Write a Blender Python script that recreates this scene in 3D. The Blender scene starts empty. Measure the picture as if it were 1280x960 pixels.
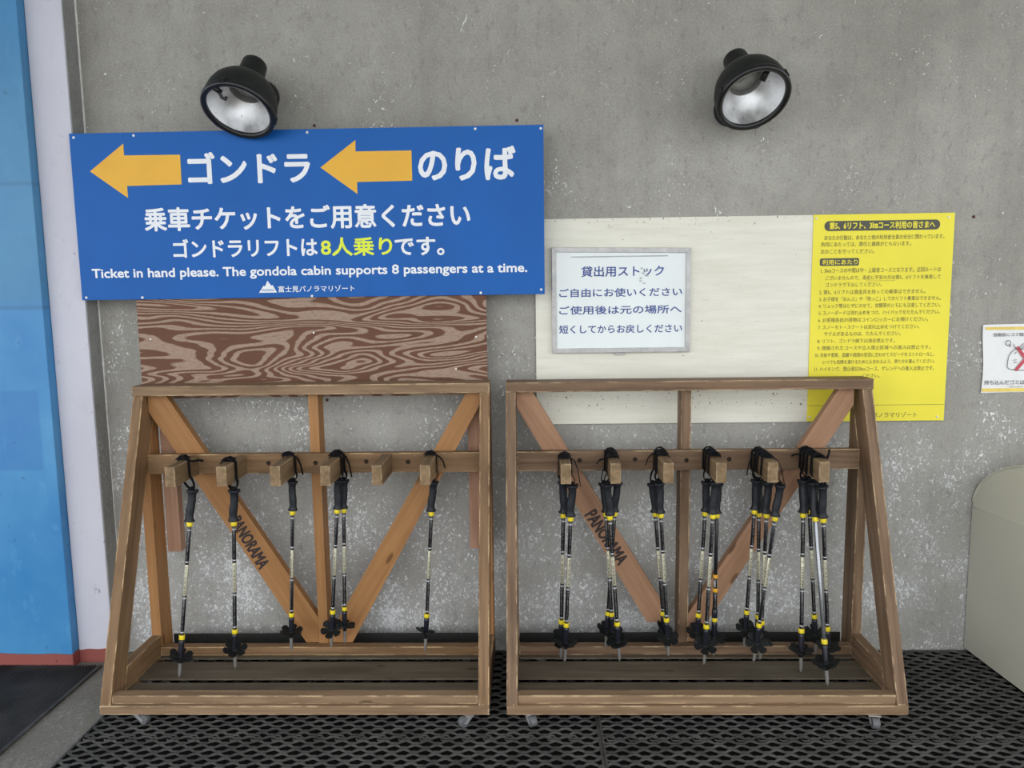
import bpy, bmesh, math, random
import numpy as np
from mathutils import Vector, Matrix, Euler

random.seed(7)
S = bpy.context.scene
COL = S.collection

# ------------------------------------------------------------------ camera, sky, exposure
F_PX, IMG_W, IMG_H = 945.0, 1280.0, 960.0
YAW, PITCH, ROLL = math.radians(1.41), math.radians(6.84), 0.0135
CAM_POS = Vector((0.0, -3.0363, 1.5))
CAM_ROT = (Matrix.Rotation(YAW, 3, 'Z') @ Matrix.Rotation(math.pi / 2 - PITCH, 3, 'X')
           @ Matrix.Rotation(-ROLL, 3, 'Z'))
cam_data = bpy.data.cameras.new('camera')
cam_data.sensor_fit = 'HORIZONTAL'
cam_data.sensor_width = 36.0
cam_data.lens = F_PX / IMG_W * 36.0
cam_data.clip_start = 0.05
cam = bpy.data.objects.new('camera', cam_data)
COL.objects.link(cam)
cam.matrix_world = Matrix.Translation(CAM_POS) @ CAM_ROT.to_4x4()
S.camera = cam

world = bpy.data.worlds.new('daylight')
S.world = world
world.use_nodes = True
wn = world.node_tree.nodes
wn['Background'].inputs['Color'].default_value = (0.93, 0.97, 1.0, 1)
wn['Background'].inputs['Strength'].default_value = 2.6
S.view_settings.view_transform = 'Standard'
S.view_settings.look = 'None'
S.view_settings.gamma = 1.0
S.view_settings.use_curve_mapping = False
S.view_settings.exposure = 0.0


def at(px, py, y):
    """world point on the vertical plane at depth y that the survey pixel falls on"""
    d = CAM_ROT @ Vector(((px - IMG_W / 2) / F_PX, -(py - IMG_H / 2) / F_PX, -1.0))
    return CAM_POS + d * ((y - CAM_POS.y) / d.y)


# ------------------------------------------------------------------ material helpers
def new_mat(name):
    m = bpy.data.materials.new(name)
    m.use_nodes = True
    nt = m.node_tree
    b = nt.nodes['Principled BSDF']
    return m, nt, b


class G:
    """tiny node-graph helper"""
    def __init__(self, nt):
        self.nt = nt

    def n(self, kind, **kw):
        nd = self.nt.nodes.new(kind)
        for k, v in kw.items():
            setattr(nd, k, v)
        return nd

    def put(self, sock, v):
        if hasattr(v, 'is_linked') or hasattr(v, 'links'):
            self.nt.links.new(v, sock)
        elif v is not None:
            if isinstance(v, (tuple, list)) and len(v) == 3 and sock.type == 'RGBA':
                v = (*v, 1)
            sock.default_value = v

    def math(self, op, a, b=None, c=None, clamp=False):
        nd = self.n('ShaderNodeMath', operation=op, use_clamp=clamp)
        self.put(nd.inputs[0], a)
        if b is not None:
            self.put(nd.inputs[1], b)
        if c is not None:
            self.put(nd.inputs[2], c)
        return nd.outputs[0]

    def mix(self, f, a, b, blend='MIX'):
        nd = self.n('ShaderNodeMix', data_type='RGBA', blend_type=blend)
        self.put(nd.inputs['Factor'], f)
        self.put(nd.inputs[6], a)
        self.put(nd.inputs[7], b)
        return nd.outputs[2]

    def noise(self, vec, scale, detail=2.0, rough=0.5, dist=0.0):
        nd = self.n('ShaderNodeTexNoise')
        self.put(nd.inputs['Vector'], vec)
        nd.inputs['Scale'].default_value = scale
        nd.inputs['Detail'].default_value = detail
        nd.inputs['Roughness'].default_value = rough
        nd.inputs['Distortion'].default_value = dist
        return nd.outputs['Fac']

    def voro(self, vec, scale, feature='F1', rand=1.0):
        nd = self.n('ShaderNodeTexVoronoi', feature=feature)
        self.put(nd.inputs['Vector'], vec)
        nd.inputs['Scale'].default_value = scale
        nd.inputs['Randomness'].default_value = rand
        return nd.outputs['Distance']

    def ramp(self, f, a, b, lo=0.0, hi=1.0):
        nd = self.n('ShaderNodeMapRange', clamp=True)
        self.put(nd.inputs['Value'], f)
        nd.inputs['From Min'].default_value = a
        nd.inputs['From Max'].default_value = b
        nd.inputs['To Min'].default_value = lo
        nd.inputs['To Max'].default_value = hi
        return nd.outputs[0]

    def scale(self, vec, s):
        nd = self.n('ShaderNodeVectorMath', operation='MULTIPLY')
        self.put(nd.inputs[0], vec)
        nd.inputs[1].default_value = s
        return nd.outputs[0]

    def obj(self, random_shift=False):
        tc = self.n('ShaderNodeTexCoord').outputs['Object']
        if random_shift:
            oi = self.n('ShaderNodeObjectInfo').outputs['Random']
            sh = self.math('MULTIPLY', oi, 37.0)
            ad = self.n('ShaderNodeVectorMath', operation='ADD')
            self.put(ad.inputs[0], tc)
            self.put(ad.inputs[1], sh)
            return ad.outputs[0]
        return tc

    def pos(self):
        return self.n('ShaderNodeNewGeometry').outputs['Position']

    def sep(self, vec):
        nd = self.n('ShaderNodeSeparateXYZ')
        self.put(nd.inputs[0], vec)
        return nd.outputs

    def bump(self, h, strength=0.3, dist=0.01):
        nd = self.n('ShaderNodeBump')
        nd.inputs['Strength'].default_value = strength
        nd.inputs['Distance'].default_value = dist
        self.put(nd.inputs['Height'], h)
        return nd.outputs[0]


def plain(name, col, rough=0.5, metal=0.0, var=0.12, vscale=30.0, spec=0.5):
    m, nt, b = new_mat(name)
    g = G(nt)
    nz = g.noise(g.obj(True), vscale, 3)
    f = g.ramp(nz, 0.3, 0.7, 1 - var, 1 + var)
    c = g.mix(1.0, (*col,), (1, 1, 1), 'MULTIPLY')
    nd = g.n('ShaderNodeVectorMath', operation='SCALE')
    g.put(nd.inputs[0], c)
    g.put(nd.inputs['Scale'], f)
    g.put(b.inputs['Base Color'], nd.outputs[0])
    b.inputs['Roughness'].default_value = rough
    b.inputs['Metallic'].default_value = metal
    b.inputs['Specular IOR Level'].default_value = spec
    return m


def wood(name, base, dark, wear, wear_amt=1.0, rough=0.6, blot=0.5):
    m, nt, b = new_mat(name)
    g = G(nt)
    v = g.obj(True)
    grain = g.noise(g.scale(v, (2.2, 42, 42)), 1.0, 4, 0.6, 0.4)
    fine = g.noise(g.scale(v, (8, 190, 190)), 1.0, 3, 0.6)
    big = g.noise(g.scale(v, (2.5, 9, 9)), 1.0, 3, 0.55)
    c = g.mix(g.ramp(grain, 0.35, 0.68), dark, base)
    c = g.mix(g.ramp(fine, 0.35, 0.75, 0.0, 0.35), c, (dark[0] * 0.8, dark[1] * 0.8, dark[2] * 0.8))
    c = g.mix(g.ramp(big, 0.52, 0.72, 0.0, blot), c, (dark[0] * 0.55, dark[1] * 0.52, dark[2] * 0.5))
    # knots
    kn = g.voro(g.scale(v, (3.0, 9, 9)), 1.0)
    c = g.mix(g.ramp(kn, 0.06, 0.1, 0.75, 0.0), c, (dark[0] * 0.3, dark[1] * 0.25, dark[2] * 0.2))
    # chipped arrises: where the rounded-edge normal leaves the face normal
    bv = g.n('ShaderNodeBevel', samples=4)
    bv.inputs['Radius'].default_value = 0.009
    geo = g.n('ShaderNodeNewGeometry')
    dt = g.n('ShaderNodeVectorMath', operation='DOT_PRODUCT')
    g.put(dt.inputs[0], bv.outputs[0])
    g.put(dt.inputs[1], geo.outputs['Normal'])
    edge = g.ramp(dt.outputs['Value'], 0.99, 0.90)
    chip = g.noise(g.scale(v, (10, 45, 45)), 1.0, 5, 0.7)
    f = g.math('MULTIPLY', edge, g.ramp(chip, 0.47, 0.58, 0.0, wear_amt), clamp=True)
    spot = g.math('MULTIPLY', g.ramp(g.noise(g.scale(v, (30, 90, 90)), 1.0, 2, 0.5), 0.7, 0.76),
                  g.ramp(big, 0.45, 0.3, 0.0, 0.6 * wear_amt))
    f = g.math('MAXIMUM', f, spot)
    c = g.mix(f, c, wear)
    g.put(b.inputs['Base Color'], c)
    b.inputs['Roughness'].default_value = rough
    b.inputs['Specular IOR Level'].default_value = 0.3
    g.put(b.inputs['Normal'], g.bump(g.math('ADD', grain, g.math('MULTIPLY', f, -0.8)), 0.25, 0.003))
    return m


def concrete(name, c1, c2, splash=1.0):
    m, nt, b = new_mat(name)
    g = G(nt)
    p = g.pos()
    x, y, z = g.sep(p)
    big = g.noise(p, 1.3, 4, 0.6)
    mid = g.noise(p, 9.0, 4, 0.65)
    fine = g.noise(p, 120.0, 3, 0.7)
    col = g.mix(g.ramp(big, 0.3, 0.72), c1, c2)
    col = g.mix(g.ramp(mid, 0.35, 0.7, 0.0, 0.35), col, (c1[0] * 0.62, c1[1] * 0.62, c1[2] * 0.62))
    # vertical trickles
    trk = g.noise(g.scale(p, (7, 7, 0.35)), 1.0, 3, 0.6)
    col = g.mix(g.ramp(trk, 0.52, 0.75, 0.0, 0.3), col, (c1[0] * 0.6, c1[1] * 0.6, c1[2] * 0.6))
    col = g.mix(g.ramp(fine, 0.3, 0.75, 0.0, 0.45), col, (c1[0] * 0.5, c1[1] * 0.5, c1[2] * 0.5))
    pit = g.noise(p, 260.0, 2, 0.6)
    col = g.mix(g.ramp(pit, 0.63, 0.7, 0.0, 0.5), col, (c2[0] * 1.5, c2[1] * 1.5, c2[2] * 1.5))
    # flecks of old white paint, thicker low on the wall
    low = g.ramp(z, 1.9, 0.2, -0.35, 1.0)
    fl = g.noise(g.scale(p, (1, 1, 0.75)), 85.0, 5, 0.66, 1.2)
    patch = g.noise(p, 4.5, 3, 0.6)
    thr = g.math('ADD', fl, g.math('MULTIPLY', low, 0.085))
    thr = g.math('ADD', thr, g.math('MULTIPLY', g.math('SUBTRACT', patch, 0.53), 0.42))
    fleck = g.ramp(thr, 0.635, 0.665, 0.0, 0.9 * splash)
    col = g.mix(fleck, col, (0.88, 0.89, 0.88))
    fl2 = g.noise(g.scale(p, (1.0, 1, 0.6)), 30.0, 5, 0.7, 1.5)
    t2 = g.math('ADD', fl2, g.math('ADD', g.math('MULTIPLY', low, 0.05), g.math('MULTIPLY', g.math('SUBTRACT', patch, 0.53), 0.3)))
    col = g.mix(g.ramp(t2, 0.675, 0.70, 0.0, 0.85 * splash), col, (0.88, 0.89, 0.88))
    low_light = g.math('MULTIPLY', g.math('MAXIMUM', low, 0.0), g.ramp(patch, 0.28, 0.72, 0.0, 0.55 * splash))  # low frontal light painted into the colour, brightening the lower part in patches
    col = g.mix(low_light, col, (0.60, 0.61, 0.63))
    dkn = g.noise(g.scale(p, (1, 1, 0.6)), 38.0, 5, 0.7)
    col = g.mix(g.ramp(dkn, 0.54, 0.7, 0.0, 0.42), col, (c1[0] * 0.45, c1[1] * 0.45, c1[2] * 0.45))
    g.put(b.inputs['Base Color'], col)
    b.inputs['Roughness'].default_value = 0.85
    b.inputs['Specular IOR Level'].default_value = 0.2
    g.put(b.inputs['Normal'], g.bump(g.math('ADD', fine, g.math('MULTIPLY', mid, 0.6)), 0.25, 0.004))
    return m


def painted(name, c, scuff, rough=0.5, amt=0.4, spots=None):
    m, nt, b = new_mat(name)
    g = G(nt)
    p = g.pos()
    n1 = g.noise(p, 2.2, 4, 0.6)
    n2 = g.noise(g.scale(p, (1, 1, 0.5)), 14.0, 4, 0.65)
    col = g.mix(g.ramp(n1, 0.3, 0.7, 0.0, amt), c, scuff)
    col = g.mix(g.ramp(n2, 0.58, 0.74, 0.0, amt * 0.9), col, scuff)
    dk = g.noise(g.scale(p, (1, 1, 0.7)), 26.0, 4, 0.6)
    col = g.mix(g.ramp(dk, 0.68, 0.73, 0.0, 0.7), col, spots or (c[0] * 0.4, c[1] * 0.4, c[2] * 0.45))
    g.put(b.inputs['Base Color'], col)
    b.inputs['Roughness'].default_value = rough
    g.put(b.inputs['Normal'], g.bump(n2, 0.15, 0.004))
    return m, nt, b, g, col


M = {}
M['concrete'] = concrete('concrete wall', (0.335, 0.318, 0.283), (0.50, 0.483, 0.44))
M['floor'] = concrete('concrete floor', (0.17, 0.155, 0.13), (0.26, 0.24, 0.205), 0.1)
M['ceiling'] = plain('canopy ceiling', (0.5, 0.5, 0.48), 0.8)
M['lilac'] = painted('lilac paint', (0.60, 0.59, 0.66), (0.48, 0.47, 0.54), 0.6, 0.5, (0.2, 0.2, 0.22))[0]
M['strip'] = concrete('grey strip', (0.30, 0.30, 0.29), (0.42, 0.42, 0.40), 0.3)
M['caulk'] = plain('white sealant', (0.75, 0.74, 0.7), 0.6)
M['red'] = painted('red base paint', (0.26, 0.06, 0.05), (0.33, 0.11, 0.09), 0.6, 0.5)[0]

bm_, nt_, b_, g_, col_ = painted('blue paint', (0.030, 0.20, 0.47), (0.10, 0.33, 0.58), 0.45, 0.7)
px_, py_, pz_ = g_.sep(g_.pos())
# overpainted darker patch and two joint lines of the old blue wall
patch_ = g_.math('MULTIPLY', g_.math('MULTIPLY', g_.ramp(px_, -1.935, -1.945), g_.ramp(pz_, 0.82, 0.83)),
                 g_.ramp(pz_, 1.15, 1.14))
col_ = g_.mix(g_.math('MULTIPLY', patch_, 0.45), col_, (0.018, 0.145, 0.42))
for zz in (1.47, 1.94):
    ln = g_.ramp(g_.math('ABSOLUTE', g_.math('SUBTRACT', pz_, zz)), 0.003, 0.012, 0.6, 0.0)
    col_ = g_.mix(ln, col_, (0.03, 0.13, 0.30))
up_shade_ = g_.ramp(g_.noise(g_.scale(g_.pos(), (0.6, 1, 1.2)), 1.5, 3), 0.35, 0.6, 0.0, 0.5)  # shade over the upper blue wall, painted in as blotchy dark teal
col_ = g_.mix(g_.math('MULTIPLY', up_shade_, g_.ramp(pz_, 1.46, 1.5)), col_, (0.06, 0.20, 0.33))
g_.put(b_.inputs['Base Color'], col_)
M['blue_wall'] = bm_

M['rack_orange'] = wood('oiled brown lumber', (0.30, 0.178, 0.09), (0.17, 0.096, 0.046), (0.76, 0.54, 0.29))
M['rack_brace'] = wood('orange brown brace', (0.41, 0.205, 0.078), (0.31, 0.145, 0.052), (0.55, 0.34, 0.17), 0.25, 0.55, 0.25)
M['rack_grey'] = wood('weathered brown lumber', (0.265, 0.168, 0.102), (0.14, 0.082, 0.047), (0.76, 0.56, 0.33), 1.0)
M['brace_pink'] = wood('pinkish brown brace', (0.40, 0.225, 0.135), (0.30, 0.16, 0.09), (0.55, 0.36, 0.23), 0.25, 0.6, 0.25)
M['front_board'] = wood('worn front board', (0.33, 0.215, 0.128), (0.20, 0.125, 0.072), (0.80, 0.60, 0.36), 1.0)
M['slat'] = wood('dusty dark slat', (0.15, 0.122, 0.088), (0.10, 0.08, 0.056), (0.34, 0.27, 0.19), 0.3, 0.75)
M['peg'] = wood('peg lumber', (0.31, 0.21, 0.115), (0.18, 0.115, 0.06), (0.62, 0.47, 0.3), 0.7)
M['pink_block'] = wood('pale pink lumber', (0.52, 0.31, 0.21), (0.40, 0.22, 0.14), (0.6, 0.42, 0.3), 0.4)
M['ink'] = plain('black stencil ink', (0.035, 0.022, 0.02), 0.8)
M['hole'] = plain('dark bore', (0.03, 0.018, 0.01), 0.9)
M['dark_strip'] = plain('near black strip', (0.012, 0.011, 0.010), 0.85)

# plywood: contour lines of a stretched noise field give cathedral grain
m, nt, b = new_mat('weathered plywood')
g = G(nt)
v = g.obj()
fld = g.noise(g.scale(v, (0.85, 1, 5.0)), 1.3, 2.0, 0.4, 0.35)
rip = g.noise(g.scale(v, (9, 1, 60)), 1.0, 3, 0.6)
ph = g.math('ADD', g.math('MULTIPLY', fld, 165.0), g.math('MULTIPLY', rip, 1.7))
band = g.math('SINE', ph)
f = g.ramp(band, -0.1, 0.35)
rag = g.noise(g.scale(v, (40, 1, 220)), 1.0, 2, 0.6)
f = g.math('MULTIPLY', f, g.ramp(rag, 0.3, 0.55, 0.55, 1.0))
redd = g.mix(g.noise(v, 5.0, 3), (0.095, 0.037, 0.019), (0.16, 0.066, 0.034))
c = g.mix(f, redd, (0.35, 0.245, 0.18))
g.put(b.inputs['Base Color'], c)
b.inputs['Roughness'].default_value = 0.75
g.put(b.inputs['Normal'], g.bump(f, 0.3, 0.002))
M['plywood'] = m

# white painted board
m, nt, b = new_mat('worn cream painted board')
g = G(nt)
v = g.obj()
n1 = g.noise(g.scale(v, (3, 1, 34)), 1.0, 4, 0.65)
n2 = g.noise(g.scale(v, (20, 1, 150)), 1.0, 3, 0.6)
c = g.mix(g.ramp(n1, 0.35, 0.7), (0.72, 0.695, 0.59), (0.82, 0.795, 0.70))
c = g.mix(g.ramp(n2, 0.62, 0.72, 0.0, 0.5), c, (0.52, 0.49, 0.41))
sc = g.noise(g.scale(v, (28, 1, 62)), 1.0, 3, 0.55, 0.5)
c = g.mix(g.ramp(sc, 0.725, 0.75, 0.0, 0.85), c, (0.17, 0.15, 0.12))
x, y, z = g.sep(v)
low = g.math('MAXIMUM', g.ramp(z, 0.36, 0.40), g.math('MULTIPLY', g.ramp(z, -0.24, -0.27), g.ramp(z, -0.36, -0.33)))
sp = g.noise(v, 85.0, 3, 0.55)
c = g.mix(g.math('MULTIPLY', g.ramp(sp, 0.66, 0.69), low), c, (0.09, 0.08, 0.07))
g.put(b.inputs['Base Color'], c)
b.inputs['Roughness'].default_value = 0.6
g.put(b.inputs['Normal'], g.bump(n1, 0.15, 0.002))
M['white_board'] = m

M['sign_blue'] = plain('blue sign face', (0.006, 0.105, 0.40), 0.5, 0, 0.06, 4, 0.25)
M['sign_white'] = plain('white lettering', (0.80, 0.82, 0.85), 0.5, 0, 0.03)
M['sign_amber'] = plain('amber arrow', (0.78, 0.41, 0.025), 0.5, 0, 0.04, 8)
M['sign_lime'] = plain('lime lettering', (0.72, 0.82, 0.03), 0.5, 0, 0.03)
M['yellow'] = plain('yellow poster', (0.86, 0.75, 0.06), 0.5, 0, 0.04, 4, 0.3)
M['poster_ink'] = plain('poster dark print', (0.075, 0.075, 0.055), 0.6, 0, 0.02)
M['poster_olive'] = plain('poster brown print', (0.20, 0.17, 0.045), 0.6, 0, 0.02)
M['wb_face'] = plain('whiteboard face', (0.76, 0.80, 0.80), 0.16, 0, 0.03, 5)
M['wb_ink'] = plain('blue marker', (0.04, 0.075, 0.27), 0.5, 0, 0.2, 40)
M['wb_smudge'] = plain('grey smudge', (0.42, 0.45, 0.46), 0.6)
M['aluminium'] = plain('dull aluminium', (0.42, 0.41, 0.405), 0.45, 0.5, 0.15)
M['paper'] = plain('white paper', (0.80, 0.80, 0.80), 0.5, 0, 0.02)
M['paper_yellow'] = plain('paper yellow stripe', (0.80, 0.60, 0.13), 0.5)
M['paper_ink'] = plain('paper grey print', (0.12, 0.11, 0.12), 0.6)
M['paper_red'] = plain('paper red cross', (0.52, 0.05, 0.08), 0.5)
M['screw'] = plain('pale screw head', (0.75, 0.75, 0.72), 0.4, 0.2)
M['rust'] = plain('rusty screw', (0.09, 0.03, 0.02), 0.8)
M['lamp_black'] = plain('satin black lamp metal', (0.013, 0.015, 0.014), 0.45, 0, 0.25, 20, 0.3)
M['lamp_rim'] = plain('black rubber rim', (0.008, 0.008, 0.009), 0.35)
m, nt, b = new_mat('brushed reflector')
g = G(nt)
n1 = g.noise(g.obj(), 26.0, 4, 0.6)
spt = g.noise(g.obj(), 70.0, 3, 0.6)
c = g.mix(g.ramp(n1, 0.3, 0.7), (0.62, 0.62, 0.63), (0.86, 0.86, 0.86))
c = g.mix(g.ramp(spt, 0.66, 0.72, 0.0, 0.7), c, (0.14, 0.14, 0.14))
g.put(b.inputs['Base Color'], c)
b.inputs['Metallic'].default_value = 0.9
g.put(b.inputs['Roughness'], g.ramp(n1, 0.3, 0.7, 0.3, 0.48))
M['reflector'] = m
M['lamp_throat'] = plain('grey lamp throat', (0.23, 0.23, 0.22), 0.45, 0.3)
M['glass_bulb'] = plain('clear bulb', (0.55, 0.55, 0.53), 0.12, 0.4)

# lattice mat rubber
M['rubber'] = plain('black lattice rubber', (0.066, 0.063, 0.059), 0.6, 0, 0.45, 14, 0.3)
M['rubber_dark'] = plain('black mat backing', (0.003, 0.003, 0.003), 0.9, 0, 0.1, 30, 0.1)
M['rib'] = plain('charcoal ribbed mat', (0.055, 0.055, 0.057), 0.65, 0, 0.55, 5, 0.25)
M['caster_metal'] = plain('zinc caster', (0.5, 0.5, 0.5), 0.35, 0.6)
M['caster_wheel'] = plain('grey caster wheel', (0.12, 0.12, 0.125), 0.5)
M['counter'] = plain('cream laminate counter', (0.58, 0.565, 0.475), 0.32, 0, 0.03, 3)

# pole materials
M['grip'] = plain('black foam grip', (0.012, 0.014, 0.018), 0.5, 0, 0.2, 60, 0.35)
M['strap'] = plain('black webbing', (0.006, 0.006, 0.008), 0.8, 0, 0.3, 80, 0.15)
M['ring'] = plain('yellow plastic', (0.80, 0.62, 0.02), 0.4)
M['ring_orange'] = plain('orange plastic', (0.80, 0.40, 0.02), 0.4)
M['basket'] = plain('black basket plastic', (0.009, 0.0095, 0.010), 0.55, 0, 0.25, 30, 0.25)
M['ferrule'] = plain('dark blue black ferrule', (0.012, 0.013, 0.02), 0.3)
M['tip'] = plain('grey plastic tip', (0.19, 0.18, 0.165), 0.55)


def shaft_mat(name, base, mark, tick, lo, hi, metal):
    m, nt, b = new_mat(name)
    g = G(nt)
    v = g.obj()
    x, y, z = g.sep(v)
    t = g.math('FRACT', g.math('MULTIPLY', z, tick))
    row = g.ramp(t, 0.35, 0.5)
    ang = g.math('ARCTAN2', y, x)
    colm = g.ramp(g.math('COSINE', g.math('MULTIPLY', ang, 4.0)), lo, hi)
    nz = g.noise(g.scale(v, (30, 30, 260)), 1.0, 1, 0.5)
    f = g.math('MULTIPLY', g.math('MULTIPLY', row, colm), g.ramp(nz, 0.42, 0.5))
    g.put(b.inputs['Base Color'], g.mix(f, base, mark))
    b.inputs['Roughness'].default_value = 0.3
    b.inputs['Metallic'].default_value = metal
    return m


M['shaft_black'] = shaft_mat('black printed shaft', (0.008, 0.008, 0.011), (0.24, 0.24, 0.23), 150, 0.35, 0.75, 0.1)
M['shaft_scale'] = shaft_mat('silver scale shaft', (0.58, 0.55, 0.42), (0.06, 0.055, 0.03), 170, -0.35, 0.1, 0.25)
M['shaft_plain'] = plain('plain black shaft', (0.01, 0.01, 0.013), 0.3)
M['shaft_silver'] = plain('bare silver shaft', (0.30, 0.31, 0.33), 0.25, 0.8)
M['dot'] = plain('white printed dot', (0.45, 0.45, 0.45), 0.4)


# ------------------------------------------------------------------ mesh helpers
class MB:
    """collects shapes into one mesh"""
    def __init__(self):
        self.bm = bmesh.new()

    def faces(self, verts, faces):
        vs = [self.bm.verts.new(p) for p in verts]
        for f in faces:
            try:
                self.bm.faces.new([vs[i] for i in f])
            except ValueError:
                pass
        return vs

    def box(self, a, b, bevel=0.0):
        x0, y0, z0 = a
        x1, y1, z1 = b
        t = bmesh.new()
        vs = [t.verts.new(p) for p in ((x0, y0, z0), (x1, y0, z0), (x1, y1, z0), (x0, y1, z0),
                                       (x0, y0, z1), (x1, y0, z1), (x1, y1, z1), (x0, y1, z1))]
        for f in ((0, 3, 2, 1), (4, 5, 6, 7), (0, 1, 5, 4), (1, 2, 6, 5), (2, 3, 7, 6), (3, 0, 4, 7)):
            t.faces.new([vs[i] for i in f])
        if bevel:
            bmesh.ops.bevel(t, geom=t.edges[:], offset=bevel, segments=2, profile=0.6, affect='EDGES')
        self.take(t)
        return self

    def prism(self, poly, axis, lo, hi, bevel=0.0):
        """poly: 2-D outline in the two other axes; axis 0 -> (y,z), 1 -> (x,z), 2 -> (x,y)"""
        def p3(p, h):
            return {0: (h, p[0], p[1]), 1: (p[0], h, p[1]), 2: (p[0], p[1], h)}[axis]
        t = bmesh.new()
        n = len(poly)
        A = [t.verts.new(p3(p, lo)) for p in poly]
        B = [t.verts.new(p3(p, hi)) for p in poly]
        t.faces.new(A)
        t.faces.new(B[::-1])
        for i in range(n):
            j = (i + 1) % n
            t.faces.new((A[i], B[i], B[j], A[j]))
        bmesh.ops.recalc_face_normals(t, faces=t.faces[:])
        if bevel:
            bmesh.ops.bevel(t, geom=t.edges[:], offset=bevel, segments=2, profile=0.6, affect='EDGES')
        self.take(t)
        return self

    def take(self, t):
        vm = {}
        for v in t.verts:
            vm[v] = self.bm.verts.new(v.co)
        for f in t.faces:
            nf = self.bm.faces.new([vm[v] for v in f.verts])
            nf.smooth = f.smooth
        t.free()

    def lathe(self, prof, segs=24, base=Vector((0, 0, 0)), axis=Vector((0, 0, 1)), cap=True, smooth=True, squash=None):
        axis = Vector(axis).normalized()
        q = Vector((0, 0, 1)).rotation_difference(axis).to_matrix()
        base = Vector(base)
        rings = []
        for r, z in prof:
            ring = []
            for i in range(segs):
                a = 2 * math.pi * i / segs
                rx, ry = r * math.cos(a), r * math.sin(a)
                ox = 0.0
                if squash:
                    kx, ky, ox = squash(z)
                    rx, ry = rx * kx + ox, ry * ky
                ring.append(self.bm.verts.new(base + q @ Vector((rx, ry, z))))
            rings.append(ring)
        for k in range(len(rings) - 1):
            for i in range(segs):
                j = (i + 1) % segs
                f = self.bm.faces.new((rings[k][i], rings[k][j], rings[k + 1][j], rings[k + 1][i]))
                f.smooth = smooth
        if cap:
            self.bm.faces.new(rings[0][::-1])
            self.bm.faces.new(rings[-1])
        return self

    def tube(self, a, b, r, segs=12):
        a, b = Vector(a), Vector(b)
        return self.lathe([(r, 0), (r, (b - a).length)], segs, a, b - a)

    def sweep(self, pts, r, segs=8):
        pts = [Vector(p) for p in pts]
        rings = []
        for k, p in enumerate(pts):
            t = (pts[min(k + 1, len(pts) - 1)] - pts[max(k - 1, 0)]).normalized()
            u = t.orthogonal().normalized() if k == 0 else (rings_u - t * rings_u.dot(t)).normalized()
            rings_u = u
            w = t.cross(u)
            rings.append([self.bm.verts.new(p + (u * math.cos(2 * math.pi * i / segs) + w * math.sin(2 * math.pi * i / segs)) * r)
                          for i in range(segs)])
        for k in range(len(rings) - 1):
            for i in range(segs):
                j = (i + 1) % segs
                f = self.bm.faces.new((rings[k][i], rings[k][j], rings[k + 1][j], rings[k + 1][i]))
                f.smooth = True
        self.bm.faces.new(rings[0][::-1])
        self.bm.faces.new(rings[-1])
        return self

    def ribbon(self, pts, side, width, thick):
        """flat webbing along pts; side = direction across the band"""
        pts = [Vector(p) for p in pts]
        rows = []
        for k, p in enumerate(pts):
            t = (pts[min(k + 1, len(pts) - 1)] - pts[max(k - 1, 0)]).normalized()
            s = (side - t * side.dot(t)).normalized()
            nrm = t.cross(s)
            rows.append([self.bm.verts.new(p + s * sx * width / 2 + nrm * sn * thick / 2)
                         for sx, sn in ((-1, -1), (1, -1), (1, 1), (-1, 1))])
        for k in range(len(rows) - 1):
            for i in range(4):
                j = (i + 1) % 4
                self.bm.faces.new((rows[k][i], rows[k][j], rows[k + 1][j], rows[k + 1][i]))
        self.bm.faces.new(rows[0][::-1])
        self.bm.faces.new(rows[-1])
        return self

    def frame(self, mat4):
        """re-express the mesh in the local frame mat4"""
        self.bm.transform(mat4.inverted())
        return self

    def build(self, name, mat, parent=None, matrix=None):
        bmesh.ops.recalc_face_normals(self.bm, faces=self.bm.faces[:])
        me = bpy.data.meshes.new(name)
        self.bm.to_mesh(me)
        self.bm.free()
        me.materials.append(mat)
        o = bpy.data.objects.new(name, me)
        COL.objects.link(o)
        if parent:
            o.parent = parent
        if matrix is not None:
            o.matrix_local = matrix
        return o


def tag(o, label=None, cat=None, group=None, kind=None):
    if label:
        o['label'] = label
    if cat:
        o['category'] = cat
    if group:
        o['group'] = group
    if kind:
        o['kind'] = kind
    return o


def empty(name, loc, label=None, cat=None, group=None):
    o = bpy.data.objects.new(name, None)
    o.empty_display_size = 0.05
    COL.objects.link(o)
    o.location = loc
    return tag(o, label, cat, group)


def structure(name, mb, mat, label):
    return tag(mb.build(name, mat), label, 'building', None, 'structure')


def axis_frame(origin, d, up=Vector((0, -1, 0))):
    """frame whose X runs along d (wood grain)"""
    x = Vector(d).normalized()
    z = (Vector(up) - x * Vector(up).dot(x)).normalized()
    y = z.cross(x)
    m = Matrix((x, y, z)).transposed().to_4x4()
    m.translation = Vector(origin)
    return m


_glyphs = {}


def text_geo(s, weight):
    """outline of a line of text as (verts, faces), fitted later to its measured size"""
    key = (s, weight)
    if key not in _glyphs:
        cu = bpy.data.curves.new('line', 'FONT')
        cu.body = s
        cu.size = 1.0
        cu.resolution_u = 3
        cu.fill_mode = 'FRONT'
        o = bpy.data.objects.new('line', cu)
        COL.objects.link(o)
        dg = bpy.context.evaluated_depsgraph_get()
        me = bpy.data.meshes.new_from_object(o.evaluated_get(dg))
        vs = np.array([v.co[:2] for v in me.vertices])
        fs = [tuple(p.vertices) for p in me.polygons]
        bpy.data.objects.remove(o)
        bpy.data.curves.remove(cu)
        bpy.data.meshes.remove(me)
        lo, hi = vs.min(0), vs.max(0)
        _glyphs[key] = ((vs - lo) / (hi - lo), fs)
    return _glyphs[key]


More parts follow.
